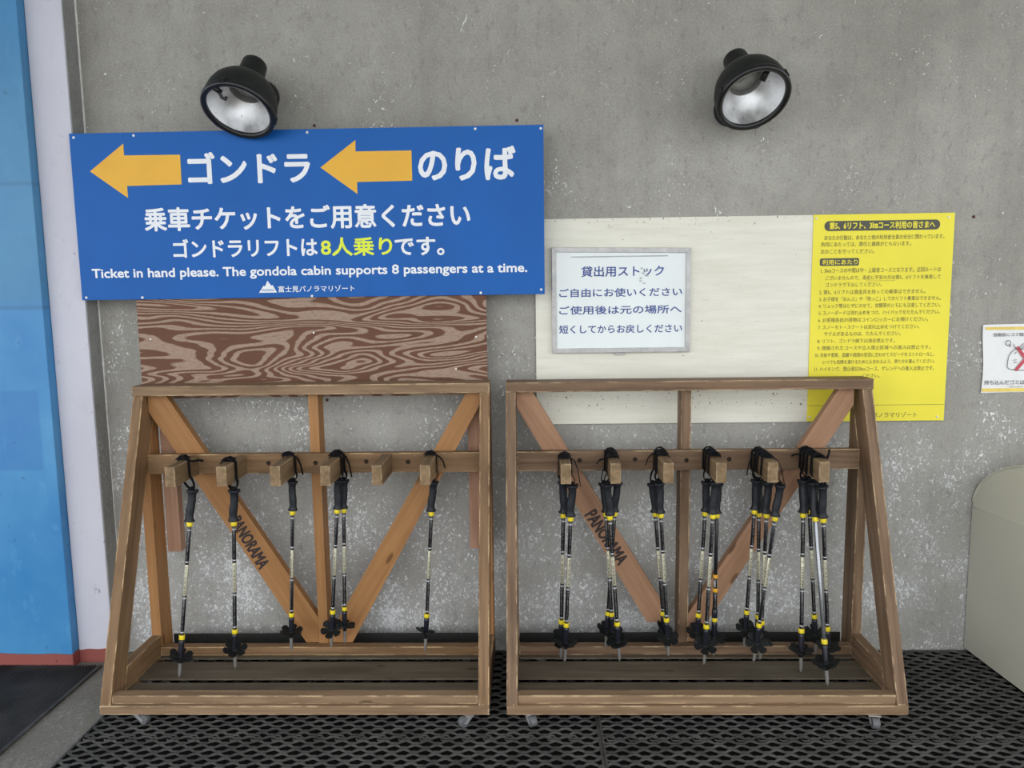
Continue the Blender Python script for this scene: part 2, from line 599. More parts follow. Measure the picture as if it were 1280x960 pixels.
def add_text(mb, s, weight, p00, ux, uz):
    """place text so its ink box spans p00 .. p00+ux .. p00+uz"""
    vs, fs = text_geo(s, weight)
    p00, ux, uz = Vector(p00), Vector(ux), Vector(uz)
    # heavier strokes: the outline is overlaid with small shifts, all within the ink box
    t = weight * uz.length * 0.9
    if t <= 0:
        shifts = [(0.0, 0.0)]
    else:
        shifts = [(0.0, 0.0)] + [(t * math.cos(k * math.pi / 4), t * math.sin(k * math.pi / 4)) for k in range(8)]
    du, dz = ux.normalized(), uz.normalized()
    nrm = du.cross(dz)
    kx, kz = 1 - 2 * t / ux.length, 1 - 2 * t / uz.length
    for n_, (sx, sz) in enumerate(shifts):
        mb.faces([p00 + du * (t + sx) + dz * (t + sz) + ux * kx * float(a) + uz * kz * float(b) + nrm * (n_ * 0.00002)
                  for a, b in vs], fs)


def text_px(mb, s, weight, x0, ytop, ybot, x1, y):
    a = at(x0, ytop, y)
    b = at(x0, ybot, y)
    c = at(x1, ybot, y)
    add_text(mb, s, weight, (b.x, y, b.z), (c.x - b.x, 0, 0), (0, 0, a.z - b.z))


def poly_px(mb, pts, y):
    q = [at(px, py, y) for px, py in pts]
    mb.faces(q, [tuple(range(len(q)))])


def pill(mb, x0, z0, x1, z1, y, r, n=6):
    pts = []
    for cx, cz, a0 in ((x1 - r, z1 - r, 0), (x0 + r, z1 - r, 90), (x0 + r, z0 + r, 180), (x1 - r, z0 + r, 270)):
        for k in range(n + 1):
            a = math.radians(a0 + 90 * k / n)
            pts.append((cx + r * math.cos(a), y, cz + r * math.sin(a)))
    mb.faces(pts, [tuple(range(len(pts)))])


# ------------------------------------------------------------------ the setting
structure('floor', MB().box((-7, -12, -0.2), (7, 0.3, 0.0)), M['floor'], 'grey brown concrete floor under the mats')
structure('ceiling', MB().box((-7, -3.4, 3.25), (7, 0.3, 3.45)), M['ceiling'], 'plain canopy ceiling above the wall')
structure('wall_back', MB().box((-1.80, 0, 0.0), (5.5, 0.25, 3.25)), M['concrete'], 'bare grey concrete wall behind the racks')
structure('wall_left', MB().box((-6.5, -0.130, 0.0), (-1.890, 0.25, 3.25), 0.004), M['blue_wall'],
          'scuffed blue painted wall at the left edge')
structure('wall_corner', MB().box((-1.889, -0.088, 0.0), (-1.746, 0.25, 3.25), 0.004), M['lilac'],
          'pale lilac painted pier between blue wall and concrete')
structure('trim_1', MB().box((-1.7455, -0.082, 0.0), (-1.7435, 0.0, 3.25)), M['strip'],
          'grey side strip of the lilac pier')
mb = MB()
for k in range(60):
    z0, z1 = k * 3.24 / 60, (k + 1) * 3.24 / 60
    w = 0.0035 + 0.0018 * random.random()
    mb.box((-1.7433, -0.006, z0), (-1.7433 + w, -0.0005, z1))
structure('trim_2', mb, M['caulk'], 'thin white sealant line in the wall corner')
mb = MB()
n = 60
for (xa, xb, yy) in ((-6.5, -1.8875, -0.1335), (-1.885, -1.749, -0.0915)):
    prof = [(xa + (xb - xa) * i / n, 0.056 + 0.002 * math.sin((xa + (xb - xa) * i / n) * 31) + 0.002 * math.sin((xa + (xb - xa) * i / n) * 74)) for i in range(n + 1)]
    poly = [(xa, 0.0), (xb, 0.0)] + prof[::-1]
    mb.prism(poly, 1, yy, yy + 0.003)
mb.box((-1.8895, -0.1335, 0), (-1.8865, -0.088, 0.056))
structure('baseboard_left', mb, M['red'], 'dull red painted band along the foot of the blue wall')

# ------------------------------------------------------------------ mats
def lattice_mat(x0, x1, y0, y1, label, seed):
    P, pitch, amp, w, h = 0.072, 0.0245, 0.0080, 0.0082, 0.0062
    k0, k1 = int(math.ceil(y0 / pitch)), int(math.floor(y1 / pitch))
    verts, faces = [], []
    nx = int((x1 - x0) / 0.006)
    for k in range(k0, k1 + 1):
        sgn = 1 if k % 2 else -1
        base = len(verts)
        for i in range(nx + 1):
            x = x0 + (x1 - x0) * i / nx
            ph = 2 * math.pi * x / P
            y = k * pitch + sgn * amp * math.cos(ph)
            y = min(max(y, y0 + 0.004), y1 - 0.004)
            bead = abs(math.sin(ph * 1.5 + (0 if sgn > 0 else 1.57)))
            hh = h + 0.0026 * bead
            ww = w * (0.72 + 0.5 * bead)
            verts += [(x, y - ww / 2, 0.0018), (x, y - ww * 0.3, hh), (x, y + ww * 0.3, hh), (x, y + ww / 2, 0.0018)]
        for i in range(nx):
            a = base + 4 * i
            for j in range(3):
                faces.append((a + j, a + j + 1, a + j + 5, a + j + 4))
    mb = MB()
    mb.faces(verts, faces)
    mb.box((x0, y0 + 0.001, 0.002), (x0 + 0.006, y1 - 0.001, 0.0075)).box((x1 - 0.006, y0 + 0.001, 0.002), (x1, y1 - 0.001, 0.0075))
    # link clasps along the joint with the next mat
    yj = y0 if y0 > -1.0 else y1
    s = 1 if y0 > -1.0 else -1
    q = x0 + 0.03
    while q < x1 - 0.03:
        mb.sweep([(q - 0.014, yj + s * 0.003, 0.0075), (q - 0.009, yj + s * 0.013, 0.0088), (q + 0.009, yj + s * 0.013, 0.0088),
                  (q + 0.014, yj + s * 0.003, 0.0075)], 0.0024, 6)
        q += 0.072
    o = mb.build('lattice_mat', M['rubber'])
    tag(o, label, 'mat', 'black lattice rubber mats')
    MB().box((x0, y0, 0.0002), (x1, y1, 0.0018)).build('backing', M['rubber_dark'], o)
    return o


JX, JY = 0.225, -0.645
lattice_mat(-1.555, JX - 0.003, JY + 0.001, -0.012, 'black lattice rubber mat under the left wooden pole rack', 1)
lattice_mat(JX + 0.003, 2.6, JY + 0.001, -0.012, 'black lattice rubber mat under the right wooden pole rack and cream counter', 2)
lattice_mat(-1.555, JX - 0.003, -1.30, JY - 0.001, 'front black lattice mat at the foot of the left rack, cut by the lower edge', 3)
lattice_mat(JX + 0.003, 2.6, -1.30, JY - 0.001, 'front black lattice mat at the foot of the right rack, cut by the lower edge', 4)

# ribbed mat by the blue wall
mb = MB()
X0, X1, Y0, Y1 = -3.0, -1.775, -1.5, -0.135
prof = []
k = 0
x = X0
while x < X1 - 0.002:
    prof += [(x, 0.003), (x + 0.002, 0.011), (x + 0.0055, 0.011), (x + 0.0075, 0.003)]
    x += 0.0125
verts = []
for yy in (Y0, Y1):
    verts += [(a, yy, b) for a, b in prof]
nn = len(prof)
mb.faces(verts, [(i, i + 1, nn + i + 1, nn + i) for i in range(nn - 1)])
ribbed = tag(mb.build('ribbed_mat', M['rib']), 'dark charcoal ribbed mat in front of the blue wall', 'mat')
MB().box((X0, Y0, 0.0003), (X1, Y1, 0.003)).build('backing', M['rubber_dark'], ribbed)
MB().box((X1 - 0.004, Y0, 0.0031), (X1 + 0.006, Y1, 0.0115), 0.001).build('edge_strip', M['rubber'], ribbed)

# ------------------------------------------------------------------ wall boards and signs
# plywood, on battens that stand it level with the pier
o = MB().box((-0.705, -0.006, -0.30), (0.705, 0.006, 0.30), 0.001).build('plywood_panel', M['plywood'])
PLY_Y = -0.0985
p0, p1 = at(177.5, 480, PLY_Y), at(609.5, 480, PLY_Y)
o.location = ((p0.x + p1.x) / 2, PLY_Y + 0.0062, 1.405)
o.scale = ((p1.x - p0.x) / 1.41, 1, 1)
tag(o, 'reddish brown weathered plywood panel with wavy grain under the blue sign', 'panel')
for (px, py) in ((392, 416), (595, 421), (570, 461), (188, 424)):
    p = at(px, py, PLY_Y)
    MB().lathe([(0.004, 0), (0.003, 0.0012)], 10, ((p.x - o.location.x) / o.scale.x, -0.0062, p.z - 1.405), (0, -1, 0)).build('screw', M['screw'], o)
for xx in (-0.55, 0.0, 0.55):
    MB().box((xx - 0.03, 0.0065, -0.17), (xx + 0.03, 0.0915, 0.29), 0.001).build('batten', M['peg'], o)

# white painted board
o = MB().box((-0.60, -0.006, -0.408), (0.60, 0.006, 0.408), 0.0012).build('painted_board', M['white_board'])
o.location = (0.624, -0.0068, 1.379)
tag(o, 'cream white painted board with scuffs behind the framed whiteboard', 'board')

# blue sign
SY = -0.1065
q0, q1 = at(86, 167, SY), at(681, 367.6, SY)
SC = ((q0.x + q1.x) / 2, SY + 0.004, q1.z)
sign = empty('direction_sign', SC, 'large blue direction sign with two amber arrows and white Japanese lettering', 'sign')
SI = Matrix.Translation(SC)


def on_sign(mb, name, mat, root, M0, label=None):
    mb.frame(M0)
    ob = mb.build(name, mat, root)
    if label:
        ob['label'] = label
    return ob


on_sign(MB().box((q0.x, SY, q1.z), (q1.x, SY + 0.0072, q0.z), 0.0008), 'sign_panel', M['sign_blue'], sign, SI)
TY = SY - 0.0008
for pts in (((112.5, 214.3), (154, 179.5), (155, 194.3), (225, 193.3), (227, 230.5), (158.8, 232.5), (160, 247.5)),
            ((400.5, 209.3), (444.3, 175), (444.3, 189.3), (514.3, 188), (515.3, 225.8), (446.3, 227.5), (446.8, 242.5))):
    mb = MB()
    q = [at(a, b2, TY) for a, b2 in pts]
    mb.prism([(p.x, p.z) for p in q], 1, TY, SY - 0.0001)
    on_sign(mb, 'arrow', M['sign_amber'], sign, SI)
for s, wgt, mat, args, nm in (
        ('ゴンドラ', 0.036, 'sign_white', (235.5, 190.3, 230.6, 388.8), 'heading'),
        ('のりば', 0.036, 'sign_white', (523, 184, 226.8, 645), 'heading'),
        ('乗車チケットをご用意ください', 0.030, 'sign_white', (181.3, 259.3, 289.6, 588.3), 'lettering'),
        ('ゴンドラリフトは', 0.030, 'sign_white', (217, 299, 322.5, 397.5), 'lettering'),
        ('8人乗り', 0.030, 'sign_lime', (401.3, 297, 320.5, 490.8), 'lettering'),
        ('です。', 0.030, 'sign_white', (493.8, 296.5, 319.8, 555.8), 'lettering'),
        ('Ticket in hand please. The gondola cabin supports 8 passengers at a time.', 0.03, 'sign_white',
         (115.5, 336, 351.3, 659.3), 'lettering'),
        ('富士見パノラマリゾート', 0.012, 'sign_white', (348, 357.4, 365.5, 443.4), 'logo_lettering')):
    mb = MB()
    text_px(mb, s, wgt, *args[:3], args[3], TY)
    ob = on_sign(mb, nm, M[mat], sign, SI)
mb = MB()
poly_px(mb, ((323.8, 366), (329.5, 357), (331.2, 358.2), (334.2, 350.8), (337.8, 355.5), (339, 357.3), (340.5, 356), (346.3, 365.6)), TY)
lg = on_sign(mb, 'mountain_logo', M['sign_white'], sign, SI)
mb = MB()
text_px(mb, 'PANORAMA', 0.0, 327.5, 361.3, 364.2, 342.5, TY - 0.0006)
mb.frame(SI)
mb.build('logo_text', M['sign_blue'], lg)
mb = MB()
for (px, py) in ((92, 172), (167, 169.5), (384, 165.5), (594, 161), (676, 160.5), (108, 372), (178, 372), (390, 370), (601, 366), (676.5, 362)):
    p = at(px, py, SY)
    on_sign(MB().lathe([(0.0055, 0), (0.004, 0.0018)], 10, (p.x, SY, p.z), (0, -1, 0)), 'screw', M['screw'], sign, SI)

# rusty screws in the bare wall
for (px, py), w in (((393, 157), 'above the blue sign near its middle'), ((646, 150.5), 'above the right end of the blue sign'),
                    ((409, 500), 'beside the centre post of the left rack'), ((1217, 271), 'to the right of the yellow poster')):
    p = at(px, py, 0)
    mb = MB().lathe([(0.006, 0.0), (0.006, 0.003), (0.003, 0.005)], 10, (0, 0.0005, 0), (0, -1, 0))
    o = mb.build('wall_screw', M['rust'])
    o.location = p
    tag(o, 'small rusty screw in the concrete ' + w, 'screw')

# yellow poster
YY = -0.0165
poster = empty('notice_poster', (1.377, -0.015, 1.378), 'bright yellow notice poster with black Japanese rules behind the right rack', 'poster')
PI_ = Matrix.Translation((1.377, -0.015, 1.378))
on_sign(MB().box((1.107, YY, 0.973), (1.6485, -0.0136, 1.787), 0.0006), 'poster_sheet', M['yellow'], poster, PI_)
PY = YY - 0.0006
a, b2 = at(1030.8, 276.5, PY), at(1175.3, 287.5, PY)
mb = MB()
pill(mb, a.x, at(1030.8, 289, PY).z, at(1175.3, 280, PY).x, a.z, PY, 0.018)
on_sign(mb, 'title_bar', M['poster_ink'], poster, PI_)
mb = MB()
a = at(1025, 323.1, PY)
pill(mb, a.x, at(1025, 332.6, PY).z, at(1073.7, 330, PY).x, a.z, PY, 0.007)
on_sign(mb, 'section_bar', M['poster_ink'], poster, PI_)
mb = MB()
text_px(mb, '第5、6リフト、3㎞コース利用の皆さまへ', 0.03, 1036.6, 277.6, 287.0, 1168.8, PY - 0.0006)
on_sign(mb, 'title_lettering', M['yellow'], poster, PI_)
mb = MB()
text_px(mb, '利用にあたり', 0.02, 1027.7, 324.7, 331.2, 1072, PY - 0.0006)
on_sign(mb, 'section_lettering', M['yellow'], poster, PI_)
for s, x0, yt, yb, x1 in (
        ('あなたの行動は、あなたと他の利用者全員の安全に関わっています。', 1030.4, 294.3, 300.5, 1180.3),
        ('利用にあたっては、責任と義務がともないます。', 1026.2, 302.7, 308.7, 1138.6),
        ('次のことを守ってください。', 1025.4, 311.6, 317.8, 1092.6),
        ('1. 3kmコースの中間は中・上級者コースとなります。迂回ルートは', 1026.2, 335.3, 341.5, 1176),
        ('ございませんので、滑走に不安の方は第5、6リフトを乗車して', 1032, 344.7, 350.4, 1175.7),
        ('ゴンドラで下山してください。', 1032, 353.3, 359.0, 1102),
        ('2. 第5、6リフトは滑走具を持っての乗車はできません。', 1023.9, 362.6, 368.4, 1156.6),
        ('3. お子様を「おんぶ」や「抱っこ」してのリフト乗車はできません。', 1023.9, 371.3, 377, 1176),
        ('4. リュック等はヒザにのせて、衣類等のヒモにも注意してください。', 1023.3, 379.8, 385.6, 1175.3),
        ('5. スノーボードは流れ止めをつけ、ハイバックをたたんでください。', 1023.4, 388.6, 394.1, 1174.5),
        ('6. お客様各自の荷物はコインロッカーにお預けください。', 1022.5, 397.5, 403.1, 1159.7),
        ('7. スノーモト・スクートは流れ止めをつけてください。', 1022.7, 406.6, 412, 1148.8),
        ('サドルがあるものは、たたんでください。', 1030, 414.7, 420.3, 1125.6),
        ('8. リフト、ゴンドラ線下は滑走禁止です。', 1021.7, 423.8, 429.2, 1118.3),
        ('9. 閉鎖されたコースや立入禁止区域への進入は禁止です。', 1021.7, 432.5, 437.9, 1163),
        ('10. 天候や雪質、混雑や周囲の状況に合わせてスピードをコントロールし、', 1018.8, 441.4, 446.9, 1168.3),
        ('いつでも危険を避けるために止まれるよう、滑り方を選んでください。', 1028.4, 450.1, 455.3, 1168.3),
        ('11. ハイキング、登山者は3kmコース、ゲレンデへの進入は禁止です。', 1017.8, 458.6, 464.4, 1167.5),
        ('ください。', 1078, 467.4, 472.4, 1099.5)):
    mb = MB()
    text_px(mb, s, 0.008, x0, yt, yb, x1, PY)
    on_sign(mb, 'rule_lettering', M['poster_olive'], poster, PI_)
mb = MB()
text_px(mb, '富士見パノラマリゾート', 0.012, 1069.4, 515.6, 522.2, 1145.8, PY)
on_sign(mb, 'footer_lettering', M['poster_olive'], poster, PI_)
a, b2 = at(1010, 506.3, PY), at(1176.5, 505.5, PY)
mb = MB().box((1.112, PY, b2.z - 0.0008), (1.645, PY + 0.0004, b2.z + 0.0008))
a = at(1083, 350.9, PY)
b3 = at(1119, 350.9, PY)
mb.box((a.x, PY, a.z - 0.0014), (b3.x, PY + 0.0004, a.z - 0.0002))
on_sign(mb, 'rule_line', M['poster_olive'], poster, PI_)
mb = MB()
for (px, py) in ((1020.5, 273), (1186, 271.5), (1012, 521.5), (1171.5, 521)):
    p = at(px, py, YY)
    on_sign(MB().lathe([(0.005, 0), (0.0035, 0.0018)], 10, (p.x, YY, p.z), (0, -1, 0)), 'screw', M['screw'], poster, PI_)

# framed whiteboard
WY = -0.028
c0, c1, c2, c3 = at(689.7, 309.3, WY), at(863.3, 309.8, WY), at(862.4, 439.6, WY), at(690, 441.6, WY)
wb = empty('framed_whiteboard', (0.36, -0.0132, 1.46), 'small aluminium framed whiteboard with blue handwritten style Japanese notice', 'whiteboard')
WI = Matrix.Translation((0.36, -0.0132, 1.46))
X0, X1 = (c0.x + c3.x) / 2, (c1.x + c2.x) / 2
ZT0, ZT1, ZB0, ZB1 = c0.z, c1.z, c3.z, c2.z
fw = 0.0185
for poly in ([(X0, ZT0), (X1, ZT1), (X1 - fw, ZT1 - fw), (X0 + fw, ZT0 - fw)],
             [(X0, ZB0), (X1, ZB1), (X1 - fw, ZB1 + fw), (X0 + fw, ZB0 + fw)],
             [(X0, ZB0), (X0 + fw, ZB0 + fw), (X0 + fw, ZT0 - fw), (X0, ZT0)],
             [(X1, ZB1), (X1 - fw, ZB1 + fw), (X1 - fw, ZT1 - fw), (X1, ZT1)]):
    on_sign(MB().prism(poly, 1, WY - 0.004, -0.0132, 0.0012), 'frame_bar', M['aluminium'], wb, WI)
on_sign(MB().prism([(X0 + 0.006, ZT0 - 0.006), (X1 - 0.006, ZT1 - 0.006), (X1 - 0.006, ZB1 + 0.006), (X0 + 0.006, ZB0 + 0.006)], 1, WY + 0.002, -0.0136),
        'writing_surface', M['wb_face'], wb, WI)
for s, x0, yt, yb, x1 in (('貸出用ストック', 726.4, 333.0, 346.4, 830),
                          ('ご自由にお使いください', 699, 361, 372, 852.6),
                          ('ご使用後は元の場所へ', 699, 382.8, 393.6, 851.8),
                          ('短くしてからお戻しください', 699, 406.7, 417.2, 852.6)):
    mb = MB()
    text_px(mb, s, 0.022, x0, yt, yb, x1, WY + 0.0012)
    on_sign(mb, 'lettering', M['wb_ink'], wb, WI)
mb = MB()
rs = random.Random(3)
for k in range(7):
    px, py = 803 + rs.uniform(-3, 6), 335 + k * 3.2
    p = at(px, py, WY)
    pts = [(p.x + rs.uniform(0.003, 0.009) * math.cos(t), WY + 0.0004, p.z + rs.uniform(0.002, 0.006) * math.sin(t)) for t in np.linspace(0, 5.6, 8)]
    mb.faces(pts, [tuple(range(8))])
on_sign(mb, 'smudge', M['wb_smudge'], wb, WI)
a, b2 = at(714, 321, WY), at(835, 318.5, WY)
on_sign(MB().box((a.x, WY - 0.001, a.z - 0.003), (b2.x, WY + 0.0015, a.z + 0.001)), 'tray_clip', M['wb_smudge'], wb, WI)
p = at(775, 442.5, WY)
on_sign(MB().box((p.x - 0.02, -0.026, p.z - 0.004), (p.x + 0.02, -0.014, p.z + 0.004), 0.001), 'hook', M['aluminium'], wb, WI)

# paper notice on the right
paper = empty('paper_notice', (1.98, -0.002, 1.215), 'white paper notice with yellow stripes and red cross over a waste bag', 'notice')
QI = Matrix.Translation((1.98, -0.002, 1.215))
mb = MB()
verts, faces = [], []
NX, NZ = 14, 10
for j in range(NZ + 1):
    for i in range(NX + 1):
        u, w = i / NX, j / NZ
        x = 1.791 + 0.003 * (1 - w) + 0.376 * u + 0.004 * math.sin(w * 5) * (1 - u)
        z = 1.0805 + 0.2715 * w + 0.004 * u
        verts.append((x, -0.0025 - 0.0035 * (1 - u) ** 4 - 0.001 * abs(math.sin(w * 4 + u)), z))
for j in range(NZ):
    for i in range(NX):
        a0 = j * (NX + 1) + i
        faces.append((a0, a0 + 1, a0 + NX + 2, a0 + NX + 1))
mb.faces(verts, faces)
on_sign(mb, 'sheet', M['paper'], paper, QI)
EY = -0.0078
for (xa, yt, yb) in ((1232, 408.9, 412.4), (1227.5, 485.6, 489.8)):
    a, b2 = at(xa, yt, EY), at(xa, yb, EY)
    on_sign(MB().box((a.x, EY, b2.z), (2.15, EY + 0.0003, a.z)), 'stripe', M['paper_yellow'], paper, QI)
for s, wgt, x0, yt, yb, x1 in (('当施設にゴミ箱', 0.012, 1241.4, 416.2, 420.7, 1279.5), ('持ち込んだゴミは', 0.012, 1230, 475.3, 481.2, 1280.5),
                               ('take your', 0.0, 1261.4, 482.3, 484.6, 1279.5)):
    mb = MB()
    text_px(mb, s, wgt, x0, yt, yb, x1, EY)
    on_sign(mb, 'lettering', M['paper_ink'], paper, QI)
out = [(480, 378), (440, 415), (410, 465), (398, 520), (393, 575), (408, 600), (440, 612), (500, 620), (600, 618)]
pts = [at(1216 + a / 9.14, 395 + b2 / 9.14, EY) for a, b2 in out]
cx = at(1216 + 600 / 9.14, 450, EY).x
full = pts[:-1] + [Vector((2 * cx - p.x, p.y, p.z)) for p in pts[:-1][::-1]]
mb = MB().sweep(full + [full[0]], 0.0012, 5)
for out2 in ([(470, 318), (478, 350), (495, 368)], [(530, 375), (560, 330), (590, 312)], [(535, 375), (575, 360), (590, 330)], [(478, 432), (500, 410)],
             [(465, 505), (500, 500)], [(470, 535), (505, 528)],
             [(430, 345), (405, 340), (380, 325), (378, 300), (400, 278), (425, 282), (435, 305), (425, 335), (415, 322), (435, 352)]):
    mb.sweep([at(1216 + a / 9.14, 395 + b2 / 9.14, EY) for a, b2 in out2], 0.0012, 5)
on_sign(mb, 'bag_drawing', M['paper_ink'], paper, QI)
mb = MB()
for d in (1, -1):
    c = at(1282.3, 448.3, EY)
    r, w = 0.060, 0.0062
    ux, uz = Vector((0.62, 0, 0.78 * d)), Vector((-0.78 * d, 0, 0.62))
    mb.faces([Vector((c.x, EY - 0.0006, c.z)) + ux * a * r + uz * b2 * w for a, b2 in ((-1, -1), (1, -1), (1, 1), (-1, 1))], [(0, 1, 2, 3)])
on_sign(mb, 'cross', M['paper_red'], paper, QI)

# ------------------------------------------------------------------ cream counter at the right edge
cab = empty('service_counter', (2.1, -0.5, 0.0095), 'cream service counter with rounded top corner against the concrete wall', 'counter')
CI = Matrix.Translation((2.1, -0.5, 0.0095))
arc = [(0.0, 0.0)]
outline = [(-0.008, 0.016), (-0.008, 0.635)]
for k in range(1, 15):
    a = math.radians(90 * k / 14)
    outline.append((-0.008 - 0.42 * (1 - math.cos(a)) ** 1.0, 0.635 + 0.225 * math.sin(a)))
outline += [(-0.62, 0.87), (-0.80, 0.86), (-0.80, 0.016)]


def side_x(y, z):
    """the side face turns in slightly towards the wall and leans back above the crease"""
    x = 1.787 - (y + 0.008) * 0.045
    crease = 0.615 - (y) * 0.04
    return x + max(0.0, z - crease) * 0.10


mb = MB()
vs1 = [(side_x(y, z), y, z) for y, z in outline]
vs2 = [(2.75, y, z) for y, z in outline]
crL, crR = (side_x(-0.008, 0.615), -0.008, 0.615), (side_x(-0.80, 0.647), -0.80, 0.647)
low = [vs1[0], crL, crR, vs1[-1]]
upp = [crL] + vs1[1:-1] + [crR]
mb.faces(low, [(0, 1, 2, 3)])
mb.faces(upp, [tuple(range(len(upp)))])
n = len(outline)
for i in range(n):
    j = (i + 1) % n
    mb.faces([vs1[i], vs2[i], vs2[j], vs1[j]], [(0, 1, 2, 3)])
mb.faces(vs2, [tuple(range(n))])
bmesh.ops.remove_doubles(mb.bm, verts=mb.bm.verts[:], dist=0.0002)
on_sign(mb, 'body', M['counter'], cab, CI)
mb = MB()
edge = [(side_x(y, z) - 0.001, y, z) for y, z in outline[1:-1]]
mb.sweep(edge, 0.0045, 8)
on_sign(mb, 'edge_bead', M['counter'], cab, CI)
mb = MB()
mb.sweep([(side_x(y, 0.6) - 0.0004, y, 0.6155 - (y + 0.008) * 0.04) for y in np.linspace(-0.01, -0.79, 12)], 0.0012, 6)
on_sign(mb, 'seam', M['counter'], cab, CI)
mb = MB()
mb.box((1.80, -0.78, 0.0092), (2.74, -0.03, 0.0165))
on_sign(mb, 'foot', M['rubber_dark'], cab, CI)

# ------------------------------------------------------------------ racks
HOLES = {}


def make_rack(x0, W, mats, pegs, brace_l, brace_r, pan, label, blocks, front_casters):
    root = empty('pole_rack', (x0, -0.35, 0.0095), label, 'rack', 'wooden pole racks')
    R0 = Matrix.Translation((0, 0.35, -0.0095))          # rack frame -> root frame (x shared)

    def board(name, mb, origin, d, mat, up=(0, -1, 0), parent=None):
        fr = axis_frame(origin, d, Vector(up))
        mb.frame(fr)
        return mb.build(name, M[mat], parent or root, R0 @ fr)

    X, Z = Vector((1, 0, 0)), Vector((0, 0, 1))
    T = 0.038
    zt = 1.166
    # front legs, leaning back against the wall side
    fl = lambda z: -0.572 + (z - 0.083) * (0.372 / 1.044)
    dy = 0.095
    leg_poly = [(fl(0.083), 0.083), (fl(0.083) + dy, 0.083), (fl(1.128) + dy, 1.128), (fl(1.128), 1.128)]
    ld = Vector((0, 0.372, 1.044))
    for xa in (0.0, W - T):
        board('leg', MB().prism(leg_poly, 0, xa, xa + T, 0.002), (xa, -0.57, 0.083), ld, mats['frame'], X)
    # back posts, cut to sit behind the legs
    zc = 0.083 + (-0.19 - (-0.572 + dy)) / (0.372 / 1.044)
    post = [(-0.19, 0.0835), (-0.10, 0.0835), (-0.10, 1.125), (fl(1.125) + dy + 0.001, 1.125), (-0.19, zc)]
    post = [(-0.19, 0.0835), (-0.098, 0.0835), (-0.098, 1.12), (-0.19, zc - 0.004)]
    for xa in (0.0, W - T):
        board('back_post', MB().prism(post, 0, xa, xa + T, 0.0015), (xa, -0.14, 0.083), Z, mats['post'], X)
    cx = W / 2
    board('centre_post', MB().box((cx - 0.019, -0.1695, 0.0835), (cx + 0.019, -0.0945, 1.127), 0.0015), (cx, -0.13, 0.08), Z, mats['post'])
    # top rail
    board('top_rail', MB().box((0, -0.208, 1.128), (W, -0.108, zt), 0.0025), (0, -0.15, 1.14), X, mats['top'])
    # bottom frame
    board('bottom_rail', MB().box((0, -0.575, 0.050), (W, -0.505, 0.0828), 0.0025), (0, -0.54, 0.06), X, mats['front'])
    board('front_lip', MB().box((T + 0.001, -0.563, 0.0835), (W - T - 0.001, -0.523, 0.1145), 0.003), (0, -0.54, 0.1), X, mats['front'])
    for xa in (0.0, W - T):
        sb = [(fl(0.083) + dy + 0.001, 0.0835), (-0.1905, 0.0835), (-0.1905, 0.163), (fl(0.163) + dy + 0.001, 0.163)]
        board('side_board', MB().prism(sb, 0, xa, xa + T, 0.0015), (xa, -0.3, 0.12), (0, 1, 0), mats['frame'], X)
        board('base_runner', MB().box((xa, -0.5045, 0.050), (xa + T, -0.085, 0.083), 0.0015), (xa, -0.3, 0.06), (0, 1, 0), mats['frame'], X)
    board('back_rail', MB().box((T + 0.001, -0.205, 0.0838), (W - T - 0.001, -0.170, 0.119), 0.0015), (0, -0.18, 0.1), X, mats['rail'])
    for (ya, yb) in ((-0.503, -0.414), (-0.386, -0.254), (-0.226, -0.095)):
        board('shelf_slat', MB().box((T + 0.001, ya, 0.0765), (W - T - 0.001, yb, 0.0825), 0.0015), (0, ya, 0.07), X, 'slat')
    board('back_strip', MB().box((T + 0.001, -0.0935, 0.052), (W - T - 0.001, -0.0865, 0.122), 0.001), (0, -0.09, 0.1), X, 'dark_strip')  # near-black strip added to make the dark band above the back rail
    # braces behind the rail
    for poly, d, nm in ((brace_l, Vector((0.62, 0, -1)), 'l'), (brace_r, Vector((-0.6, 0, -1)), 'r')):
        br = board('brace', MB().prism(poly, 1, -0.167, -0.130, 0.0012), (poly[0][0], -0.165, poly[0][1]), d, mats['brace'])
        if nm == 'l' and pan:
            (xa, za), (xb, zb) = pan
            u = Vector((xb - xa, 0, zb - za))
            n = Vector((u.z * -1, 0, u.x)).normalized() * -1
            n = Vector((-u.z, 0, u.x)).normalized()
            mb = MB()
            hgt = 0.054
            add_text(mb, 'PANORAMA', 0.045, Vector((xa, -0.1678, za)) - n * hgt * 0.5, u, n * hgt)
            fr = axis_frame((poly[0][0], -0.165, poly[0][1]), d)
            mb.frame(fr)
            t = mb.build('stencil_lettering', M['ink'], br)
            t['label'] = 'black stencilled PANORAMA lettering'
    # peg rail
    rl = board('peg_rail', MB().box((T + 0.0005, -0.2005, 0.822), (W - T - 0.0005, -0.1705, 0.899), 0.002), (0, -0.18, 0.86), X, mats['rail'])
    for px in pegs:
        o = board('peg', MB().box((px - 0.0185, -0.402, 0.822), (px + 0.0185, -0.201, 0.896), 0.003), (px, -0.3, 0.86), (0, 1, 0), 'peg', X)
    for k in range(len(pegs) - 1):
        hx = (pegs[k] + pegs[k + 1]) / 2 + random.uniform(-0.03, 0.02)
        hz = 0.862 + random.uniform(-0.004, 0.004)
        mb = MB().lathe([(0.0088, 0), (0.0088, 0.0010), (0.0075, 0.0014), (0.005, 0.0010), (0.005, 0.0004)], 16, (hx, -0.2005, hz), (0, -1, 0))
        h = board('bolt_hole', mb, (hx, -0.2, hz), X, 'hole')
    # short blocks fixed behind
    for (xa, xb, za, zb) in blocks:
        board('spacer_block', MB().box((xa, -0.097, za), (xb, -0.055, zb), 0.0015), (xa, -0.08, za), Z, 'pink_block')
